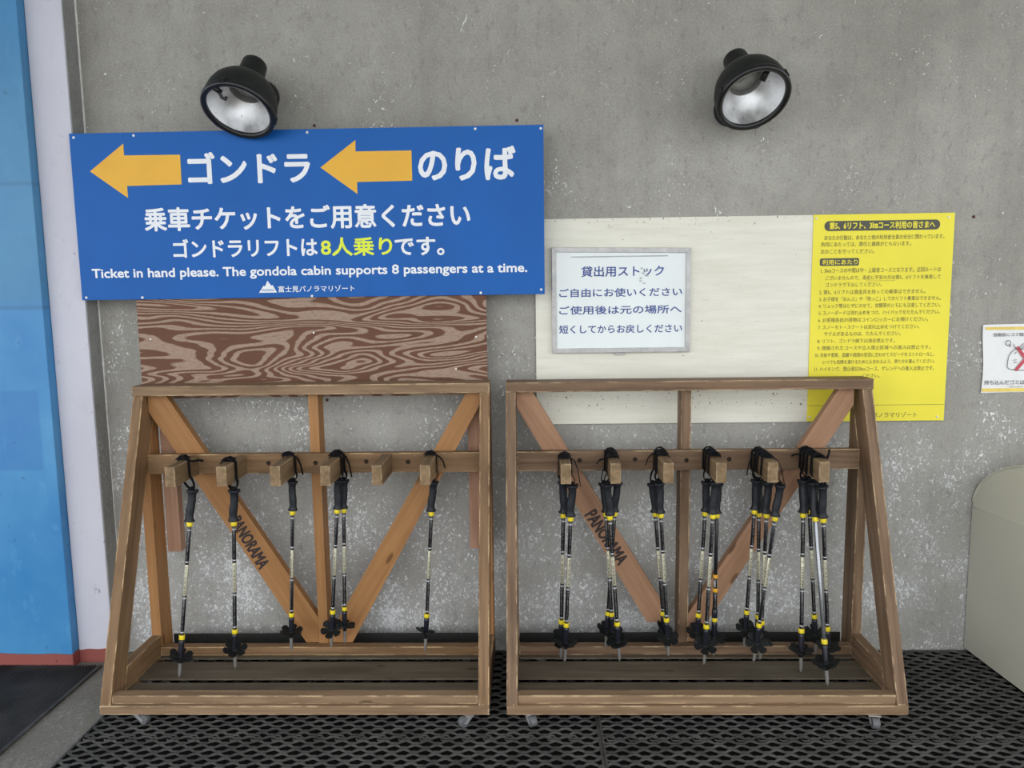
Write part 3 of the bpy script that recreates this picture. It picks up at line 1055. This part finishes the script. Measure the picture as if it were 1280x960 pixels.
    # casters
    for i, (xa, ya, rz) in enumerate(((front_casters[0], -0.548, front_casters[2]), (front_casters[1], -0.556, front_casters[3]), (0.10, -0.14, 0.4), (W - 0.10, -0.14, 2.2))):
        ca = empty('caster', (0, 0, 0))
        del_l = Matrix.Translation((xa, ya, 0.0095)) @ Matrix.Rotation(rz, 4, 'Z') @ Matrix.Scale(1.145, 4)
        ca.parent = root
        ca.matrix_local = R0 @ del_l
        MB().box((-0.022, -0.018, 0.0325), (0.022, 0.018, 0.0352), 0.0008).build('plate', M['caster_metal'], ca)
        mb = MB()
        for s in (-1, 1):
            mb.prism([(-0.012, 0.0325), (0.012, 0.0325), (0.033, 0.016), (0.024, 0.010)], 1, s * 0.0125 - 0.001, s * 0.0125 + 0.001)
        mb.build('fork', M['caster_metal'], ca)
        MB().lathe([(0.0145, 0), (0.0158, 0.002), (0.0158, 0.018), (0.0145, 0.020)], 20, (0.026, -0.010, 0.0158), (0, 1, 0)).build('wheel', M['caster_wheel'], ca)
    return root


W1, W2 = 1.368, 1.374
X1_, X2_ = -1.523, -0.094
PEGS1 = [0.221, 0.408, 0.603, 0.784, 0.970, 1.143]
PEGS2 = [0.217, 0.3935, 0.580, 0.766, 0.947, 1.127]
rackA = make_rack(X1_, W1, dict(frame='rack_orange', post='rack_brace', top='front_board', front='front_board', rail='rack_orange', brace='rack_brace'),
                  PEGS1,
                  [(0.039, 1.127), (0.109, 1.127), (0.664, 0.225), (0.664, 0.1195), (0.613, 0.1195), (0.039, 1.06)],
                  [(1.278, 1.127), (1.329, 1.127), (1.329, 1.08), (0.80, 0.1195), (0.704, 0.1195), (0.704, 0.145)],
                  ((0.352, 0.637), (0.462, 0.434)),
                  'brown wooden pole rack under the plywood panel, holding six poles and one bare peg',
                  [(0.042, 0.096, 0.475, 1.02), (W1 - 0.095, W1 - 0.042, 0.482, 1.08)], (0.12, 1.30, -0.3, -2.4))
rackB = make_rack(X2_, W2, dict(frame='rack_grey', post='rack_grey', top='rack_grey', front='front_board', rail='rack_grey', brace='brace_pink'),
                  PEGS2,
                  [(0.039, 1.127), (0.100, 1.127), (0.600, 0.29), (0.600, 0.20), (0.545, 0.20), (0.039, 1.066)],
                  [(1.265, 1.127), (1.320, 1.127), (1.320, 1.062), (0.73, 0.1195), (0.707, 0.1195), (0.707, 0.235)],
                  ((0.319, 0.652), (0.452, 0.445)),
                  'weathered brown wooden pole rack before the yellow poster, every peg crowded with poles', [], (0.075, 1.262, -1.1, -1.72))

# ------------------------------------------------------------------ trekking poles
PL = 0.69


def grip_mesh():
    mb = MB()
    prof = [(0.006, 0.0), (0.019, -0.001), (0.0215, -0.004), (0.019, -0.009), (0.0148, -0.016), (0.0138, -0.03), (0.0146, -0.042), (0.0136, -0.05),
            (0.0148, -0.06), (0.0152, -0.075), (0.0142, -0.09), (0.0138, -0.1), (0.0155, -0.108), (0.0195, -0.114), (0.0185, -0.117), (0.0095, -0.1185)]

    def sq(z):
        return (1.0, 0.86, 0.0025 * math.sin(-z * 50))
    mb.lathe(prof, 20, squash=sq)
    # finger flare at the head
    mb.lathe([(0.007, 0), (0.0075, 0.006), (0.004, 0.009)], 10, (0.014, 0, -0.004), (1, 0, 0.15))
    return mb


def basket_mesh():
    mb = MB()
    mb.lathe([(0.0095, -0.006), (0.013, -0.002), (0.012, 0.004), (0.0085, 0.008)], 16)
    for k in range(6):
        a = 2 * math.pi * k / 6
        ca, sa = math.cos(a), math.sin(a)
        pts = []
        for (u, w) in ((0.010, -0.005), (0.024, -0.012), (0.036, -0.015), (0.0435, -0.007), (0.0435, 0.007), (0.036, 0.015), (0.024, 0.012), (0.010, 0.005)):
            pts.append((u * ca - w * sa, u * sa + w * ca))
        t = MB()
        t.prism(pts, 2, -0.002, 0.0035, 0.0008)
        for v in t.bm.verts:
            r = math.hypot(v.co.x, v.co.y)
            v.co.z += 4.5 * r * r
        mb.take(t.bm)
        # raised rib on every petal
        mb.sweep([((0.012 + 0.03 * q / 4) * ca, (0.012 + 0.03 * q / 4) * sa, 0.003 + 4.5 * (0.012 + 0.03 * q / 4) ** 2) for q in range(5)], 0.0014, 6)
    return mb


def cyl(r0, r1, z0, z1, segs=16):
    return MB().lathe([(r0 * 0.96, z0), (r0, z0 - 0.0006), (r1, z1 + 0.0006), (r1 * 0.96, z1)], segs)


PROTO = {}


def pole_parts(kind):
    """(name, mesh, sub parts) of one pole; grip top at z = 0, tip at z = -PL"""
    if kind in PROTO:
        return PROTO[kind]
    parts = []

    def add(name, mb, mat, label=None):
        bmesh.ops.recalc_face_normals(mb.bm, faces=mb.bm.faces[:])
        me = bpy.data.meshes.new(name)
        mb.bm.to_mesh(me)
        mb.bm.free()
        me.materials.append(M[mat])
        parts.append((name, me, label))
    r = 0.0071
    add('grip', grip_mesh(), 'grip')
    add('collar', cyl(0.0112, 0.0108, -0.1187, -0.1345), 'ring', 'yellow plastic collar')
    if kind == 'print':
        add('upper_shaft', cyl(r, r, -0.1347, -0.275), 'shaft_black')
        add('scale_shaft', cyl(r, r, -0.2752, -0.388), 'shaft_scale', 'pale silver scale marked shaft')
        add('lower_shaft', cyl(r, r, -0.3882, -0.533), 'shaft_black')
    elif kind == 'silver':
        add('upper_shaft', cyl(r, r, -0.1347, -0.533), 'shaft_silver', 'bare silver shaft')
    else:
        add('upper_shaft', cyl(r, r, -0.1347, -0.36), 'shaft_plain')
        add('band', cyl(0.0098, 0.0098, -0.3602, -0.374), 'ring_orange', 'orange plastic band')
        mb = cyl(r, r, -0.3742, -0.415)
        add('lower_shaft', mb, 'shaft_plain')
        add('band', cyl(0.0098, 0.0098, -0.4152, -0.4295), 'ring_orange', 'orange plastic band')
        add('printed_sleeve', cyl(0.0085, 0.0085, -0.4297, -0.5), 'shaft_black')
        add('cuff', cyl(0.0105, 0.0112, -0.5002, -0.533), 'ferrule')
        # small white mark between the bands
        mb = MB()
        for a in (0.0, 2.1, 4.2):
            for (u, z, hw, hh) in ((0.0, -0.383, 0.002, 0.002), (0.0, -0.392, 0.003, 0.006), (-0.25, -0.404, 0.0012, 0.006), (0.25, -0.404, 0.0012, 0.006)):
                t = MB().box((r - 0.001, -hw, z - hh), (r + 0.0004, hw, z + hh))
                t.bm.transform(Matrix.Rotation(a + u, 4, 'Z'))
                mb.take(t.bm)
        add('emblem', mb, 'dot', 'small white walking figure mark')
    if kind == 'print':
        for z in (-0.148, -0.265, -0.398, -0.523):
            add('dot_band', MB().lathe([(r + 0.0003, z - 0.0027), (r + 0.0003, z + 0.0027)], 16), 'dot', 'white printed band')
    add('locking_ring', cyl(0.0105, 0.0105, -0.5332, -0.549), 'ring', 'yellow locking ring')
    add('ferrule', MB().lathe([(0.0098, -0.5492), (0.0105, -0.56), (0.0095, -0.60), (0.0075, -0.636)], 16), 'ferrule')
    b = basket_mesh()
    b.bm.transform(Matrix.Translation((0, 0, -0.615)))
    add('basket', b, 'basket')
    add('tip', MB().lathe([(0.0072, -0.6362), (0.0064, -0.64), (0.0056, -0.68), (0.0022, -0.69)], 12), 'tip', 'grey plastic tip')
    PROTO[kind] = parts
    return parts


def make_pole(top, tip, spin, kind, label, peg_x, strap_y, tail, tilt):
    d = (tip - top)
    s = d.length / PL
    q = Vector((0, 0, -1)).rotation_difference(d.normalized()).to_matrix().to_4x4()
    root = empty('trekking_pole', top, label, 'trekking pole', 'trekking poles hanging on the racks')
    Mw = Matrix.Translation(top) @ q @ Matrix.Rotation(spin, 4, 'Z') @ Matrix.Scale(s, 4)
    root.matrix_world = Mw
    for name, me, lab in pole_parts(kind):
        o = bpy.data.objects.new(name, me)
        COL.objects.link(o)
        o.parent = root
        if name == 'basket':
            # baskets sit crooked on worn poles
            piv = Matrix.Translation((0, 0, -0.615))
            o.matrix_local = piv @ Matrix.Rotation(-spin, 4, 'Z') @ Euler((0.38 + tilt[0], tilt[1], tilt[2])).to_matrix().to_4x4() @ piv.inverted()
        if lab:
            o['label'] = lab
    # wrist strap looped over the peg
    e = 0.0035 + 0.002 * random.random()
    xl, xr = peg_x - 0.0185 - e, peg_x + 0.0185 + e
    zt_, zb_ = 0.896 + e, 0.826
    gx, gy, gz = top.x, top.y, top.z
    r1, r2 = random.uniform(-1, 1), random.uniform(-1, 1)
    att = lambda sx: Vector((gx + sx * 0.007, gy, gz + 0.001))
    y0 = strap_y

    def seg(a, b, n, bow=0.0):
        out = []
        for i in range(n):
            t = i / n
            p = a.lerp(b, t)
            p.x += bow * math.sin(math.pi * t)
            out.append(p)
        return out
    V = Vector
    right_low = V((xr + 0.001, y0 + 0.004 * r1, zb_ + 0.01))
    left_low = V((xl - 0.001, y0 - 0.004 * r2, zb_ + 0.01))
    right_up = V((xr, y0 + 0.006 * r2, zt_ - 0.006))
    left_up = V((xl, y0 - 0.006 * r1, zt_ - 0.006))
    tr, tl = V((xr - 0.006, y0, zt_ + 0.0005)), V((xl + 0.006, y0, zt_ + 0.0005))
    pts = []
    pts += seg(att(1), right_low, 5, 0.006 if gx > peg_x else 0.0)
    pts += seg(right_low, right_up, 5)
    pts += [right_up] + seg(tr, tl, 4) + [tl]
    pts += seg(left_up, left_low, 5)
    pts += seg(left_low, att(-1), 5, -0.006 if gx < peg_x else 0.0) + [att(-1)]
    mb = MB()
    mb.ribbon(pts, V((0.15 * r1, 1, 0.1 * r2)), 0.016, 0.003)
    # folded keeper on top of the peg
    for k in range(3):
        yy = y0 + random.uniform(-0.012, 0.012)
        a0 = random.uniform(-0.5, 0.5)
        mb.ribbon([V((peg_x - 0.024, yy - 0.01 * a0, zt_ + 0.001)), V((peg_x - 0.012, yy, zt_ + 0.005 + 0.004 * k)), V((peg_x + 0.004, yy + 0.01 * a0, zt_ + 0.007 + 0.004 * k)),
                   V((peg_x + 0.02, yy + 0.016 * a0, zt_ + 0.004))], V((0.2, 1, 0)), 0.017, 0.003)
    if tail:
        sx, ln, yo = tail
        b0 = V((peg_x + sx * 0.021, y0 - 0.004, zt_ - 0.002))
        mb.ribbon([b0, b0 + V((sx * 0.014, -0.004 + yo * 0.3, -0.008)), b0 + V((sx * 0.026, -0.008 + yo * 0.6, -ln * 0.45)), b0 + V((sx * 0.034, -0.01 + yo, -ln))],
                  V((0.1, 1, 0.2)), 0.0095, 0.002)
    # knot at the grip head
    mb.lathe([(0.004, -0.004), (0.0095, 0.0), (0.010, 0.006), (0.005, 0.011)], 10, att(0) - V((0, 0, 0.0005)))
    mb.bm.transform(Mw.inverted())
    o = mb.build('strap', M['strap'], root)
    return root


A, B = 'left wooden rack', 'right wooden rack'
PX1 = [X1_ + p for p in PEGS1]
PX2 = [X2_ + p for p in PEGS2]
# (label, peg x, grip-top pixel, top depth, tip pixel, tip depth, kind, spin, tail)
POLES = [
    ('trekking pole leaning alone from the first peg of the left rack, nearest the blue wall', PX1[0], (240, 612), -0.300, (224, 847), -0.385, 'print', 0.1, (1, 0.015, 0.06)),
    ('trekking pole alone on the second peg, before the stencilled brace of the left rack', PX1[1], (292, 612), -0.335, (294, 836), -0.325, 'print', 0.3, None),
    ('trekking pole alone on the third peg, just left of the left rack centre post', PX1[2], (366, 601), -0.250, (364, 813), -0.250, 'print', 2.8, (1, 0.07, 0.0)),
    ('left one of two crossed trekking poles just right of the left rack centre post', PX1[3], (423, 599.5), -0.265, (414, 809), -0.262, 'print', 3.0, None),
    ('right one of two crossed trekking poles just right of the left rack centre post', PX1[3], (429.5, 600), -0.225, (431, 804), -0.240, 'print', 0.2, (1, 0.085, 0.0)),
    ('trekking pole alone on the last peg at the right end of the left rack', PX1[5], (541, 602), -0.245, (531.5, 814), -0.245, 'print', 0.4, (1, 0.05, 0.0)),
    ('left trekking pole of the pair on the first peg of the right rack', PX2[0], (705, 602), -0.290, (701, 823), -0.250, 'print', 3.0, None),
    ('right trekking pole of the pair on the right rack first peg, strap end dangling', PX2[0], (715, 606), -0.330, (706, 827), -0.285, 'print', 0.2, (1, 0.10, -0.01)),
    ('foremost trekking pole with the lowest tip on the second peg of the right rack', PX2[1], (759.5, 605), -0.315, (774.5, 826), -0.290, 'print', 3.1, (-1, 0.03, 0.05)),
    ('trekking pole with its grip rightmost on the second peg of the right rack', PX2[1], (771, 603), -0.265, (757, 810), -0.240, 'print', 0.1, None),
    ('trekking pole mostly hidden behind the foremost one on the second peg of the right rack', PX2[1], (755, 604), -0.235, (767, 812), -0.262, 'print', 2.9, None),
    ('front trekking pole of the pair beside the centre post of the right rack', PX2[2], (824, 603), -0.290, (835.5, 820), -0.265, 'print', 0.3, None),
    ('rear trekking pole of the pair beside the centre post of the right rack', PX2[2], (816, 604), -0.245, (832, 810), -0.236, 'print', 3.3, (-1, 0.05, 0.02)),
    ('front trekking pole with the lowest tip on the fourth peg of the right rack', PX2[3], (893.6, 602), -0.310, (880, 831), -0.300, 'print', 0.2, None),
    ('leftmost trekking pole leaning on the fourth peg of the right rack', PX2[3], (884, 602), -0.265, (870, 813), -0.240, 'print', 3.0, None),
    ('trekking pole with two orange bands and a white figure mark on its shaft', PX2[3], (897, 604), -0.235, (892, 820), -0.250, 'band', 0.0, None),
    ('leftmost trekking pole of four fanned out on the fifth peg of the right rack', PX2[4], (946, 600), -0.270, (930, 809), -0.245, 'print', 3.1, (-1, 0.08, 0.0)),
    ('trekking pole with the middle grip on the fifth peg of the right rack', PX2[4], (960, 602), -0.300, (950, 824.5), -0.275, 'print', 0.2, None),
    ('trekking pole slanting from the right with its low grip on the fifth peg', PX2[4], (975, 606), -0.345, (942, 827.5), -0.315, 'print', 0.3, (1, 0.09, -0.01)),
    ('trekking pole hidden behind the leftmost one on the fifth peg of the right rack', PX2[4], (949, 603), -0.232, (947, 816), -0.236, 'print', 2.7, None),
    ('leftmost upright trekking pole of four on the last peg of the right rack', PX2[5], (1004.5, 600), -0.270, (1001, 840), -0.350, 'print', 3.1, (-1, 0.02, 0.05)),
    ('trekking pole with its tip farthest back on the last peg of the right rack', PX2[5], (1010, 599), -0.225, (1020, 816.6), -0.240, 'print', 3.0, None),
    ('trekking pole with a bare silver shaft on the last peg of the right rack', PX2[5], (1016, 603), -0.300, (1034.5, 858), -0.455, 'silver', 0.2, None),
    ('rightmost trekking pole with its separate grip on the last peg of the right rack', PX2[5], (1027.5, 607.5), -0.345, (1036, 833), -0.330, 'print', 0.1, (1, -0.02, 0.05)),
]
rp = random.Random(11)
for (label, pegx, a, ya, b, yb, kind, spin, tail) in POLES:
    top, tip = at(*a, ya), at(*b, yb)
    make_pole(top, tip, spin, kind, label, pegx, min(max(ya + 0.01, -0.375), -0.222), tail,
              (rp.uniform(-0.35, 0.35), rp.uniform(-0.35, 0.35), rp.uniform(0, 1)))

# ------------------------------------------------------------------ wall spotlights
def spot_lamp(rim_centre, neck_dir, label, canopy, hook_ang, second):
    root = empty('spot_lamp', canopy, label, 'lamp', 'black wall spotlights')
    z = Vector(neck_dir).normalized()
    x = Vector((1, 0, 0))
    x = (x - z * x.dot(z)).normalized()
    y = z.cross(x)
    L = Matrix((x, y, z)).transposed().to_4x4()
    L.translation = Vector(rim_centre)
    RI = Matrix.Translation(Vector(canopy)).inverted()
    ml = RI @ L
    hood = [(0.1225, -0.004), (0.128, 0.0), (0.129, 0.03), (0.1255, 0.06), (0.116, 0.088), (0.098, 0.115), (0.074, 0.136), (0.0485, 0.148)]
    inner = [(r - 0.003, zz - 0.002) for r, zz in hood[::-1]]
    mb = MB()
    mb.lathe(hood + inner, 48, cap=False)
    mb.build('hood', M['lamp_black'], root, ml)
    MB().lathe([(0.0485, 0.143), (0.049, 0.16), (0.0465, 0.222), (0.045, 0.234), (0.04, 0.240)], 32).build('neck', M['lamp_black'], root, ml)
    MB().lathe([(0.1305, 0.012), (0.132, 0.004), (0.1305, -0.008), (0.123, -0.011), (0.1115, -0.006), (0.1115, 0.004), (0.119, 0.010)], 48, cap=False).build('rim', M['lamp_rim'], root, ml)
    MB().lathe([(0.117, 0.003), (0.109, 0.03), (0.096, 0.058), (0.079, 0.082), (0.064, 0.098), (0.061, 0.101)], 48, cap=False).build('reflector', M['reflector'], root, ml)
    MB().lathe([(0.0615, 0.101), (0.058, 0.105), (0.052, 0.120), (0.050, 0.124)], 32, cap=False).build('throat', M['lamp_throat'], root, ml)
    MB().lathe([(0.0515, 0.1215), (0.047, 0.119), (0.03, 0.1165), (0.012, 0.1155), (0.001, 0.115)], 32, cap=False).build('bulb', M['glass_bulb'], root, ml)
    ca, sa = math.cos(hook_ang), math.sin(hook_ang)
    mb = MB()
    if second:
        mb.tube((0.095 * ca, 0.095 * sa, 0.035), (0.058 * ca, 0.058 * sa, 0.022), 0.0115, 14)
        mb.tube((0.113 * ca, 0.113 * sa, 0.01), (0.09 * ca, 0.09 * sa, 0.033), 0.004, 8)
    else:
        mb.sweep([(0.118 * ca, 0.118 * sa, -0.004), (0.1 * ca, 0.1 * sa, 0.004), (0.087 * ca, 0.087 * sa, 0.0), (0.074 * ca, 0.074 * sa, -0.010), (0.070 * ca + 0.012, 0.070 * sa, -0.014), (0.078 * ca + 0.02, 0.078 * sa, -0.010)], 0.006, 8)
        mb.lathe([(0.010, 0), (0.010, 0.03)], 12, (0.114 * ca, 0.114 * sa, 0.0), (-ca, -sa, 0.2))
    mb.build('latch', M['lamp_rim'], root, ml)
    mb = MB()
    for a in (0.4, 2.4, 4.6):
        t = MB().box((0.127, -0.010, -0.006), (0.1355, 0.010, 0.016), 0.002)
        t.bm.transform(Matrix.Rotation(a + hook_ang, 4, 'Z'))
        mb.take(t.bm)
    mb.build('rim_clip', M['lamp_rim'], root, ml)
    # wall canopy and arm
    c = Vector(canopy)
    mb = MB().lathe([(0.062, 0.0), (0.062, 0.02), (0.055, 0.034), (0.03, 0.042), (0.016, 0.044)], 32, (0, 0, 0), (0, -1, 0))
    mb.build('wall_plate', M['lamp_black'], root)
    back = L @ Vector((0, 0, 0.118))
    side = L @ Vector((0.092 if canopy[0] > rim_centre[0] else -0.092, 0.04, 0.085))
    mb = MB()
    mb.sweep([Vector((0, -0.04, 0)), Vector((0, -0.07, 0.0)), (side - c) * 0.6 + Vector((0, -0.02, 0)), side - c], 0.014, 12)
    mb.build('arm', M['lamp_black'], root)
    return root


spot_lamp(at(298, 138, -0.235), (0.10, 0.55, 0.83), 'black spotlight overlapping the top edge of the blue sign', (at(330, 122, 0).x, 0.0, at(330, 122, 0).z), -2.05, False)
spot_lamp(at(942, 123, -0.235), (-0.12, 0.64, 0.76), 'black spotlight alone on bare concrete above the white board', (at(912, 138, 0).x, 0.0, at(912, 138, 0).z), -1.15, True)
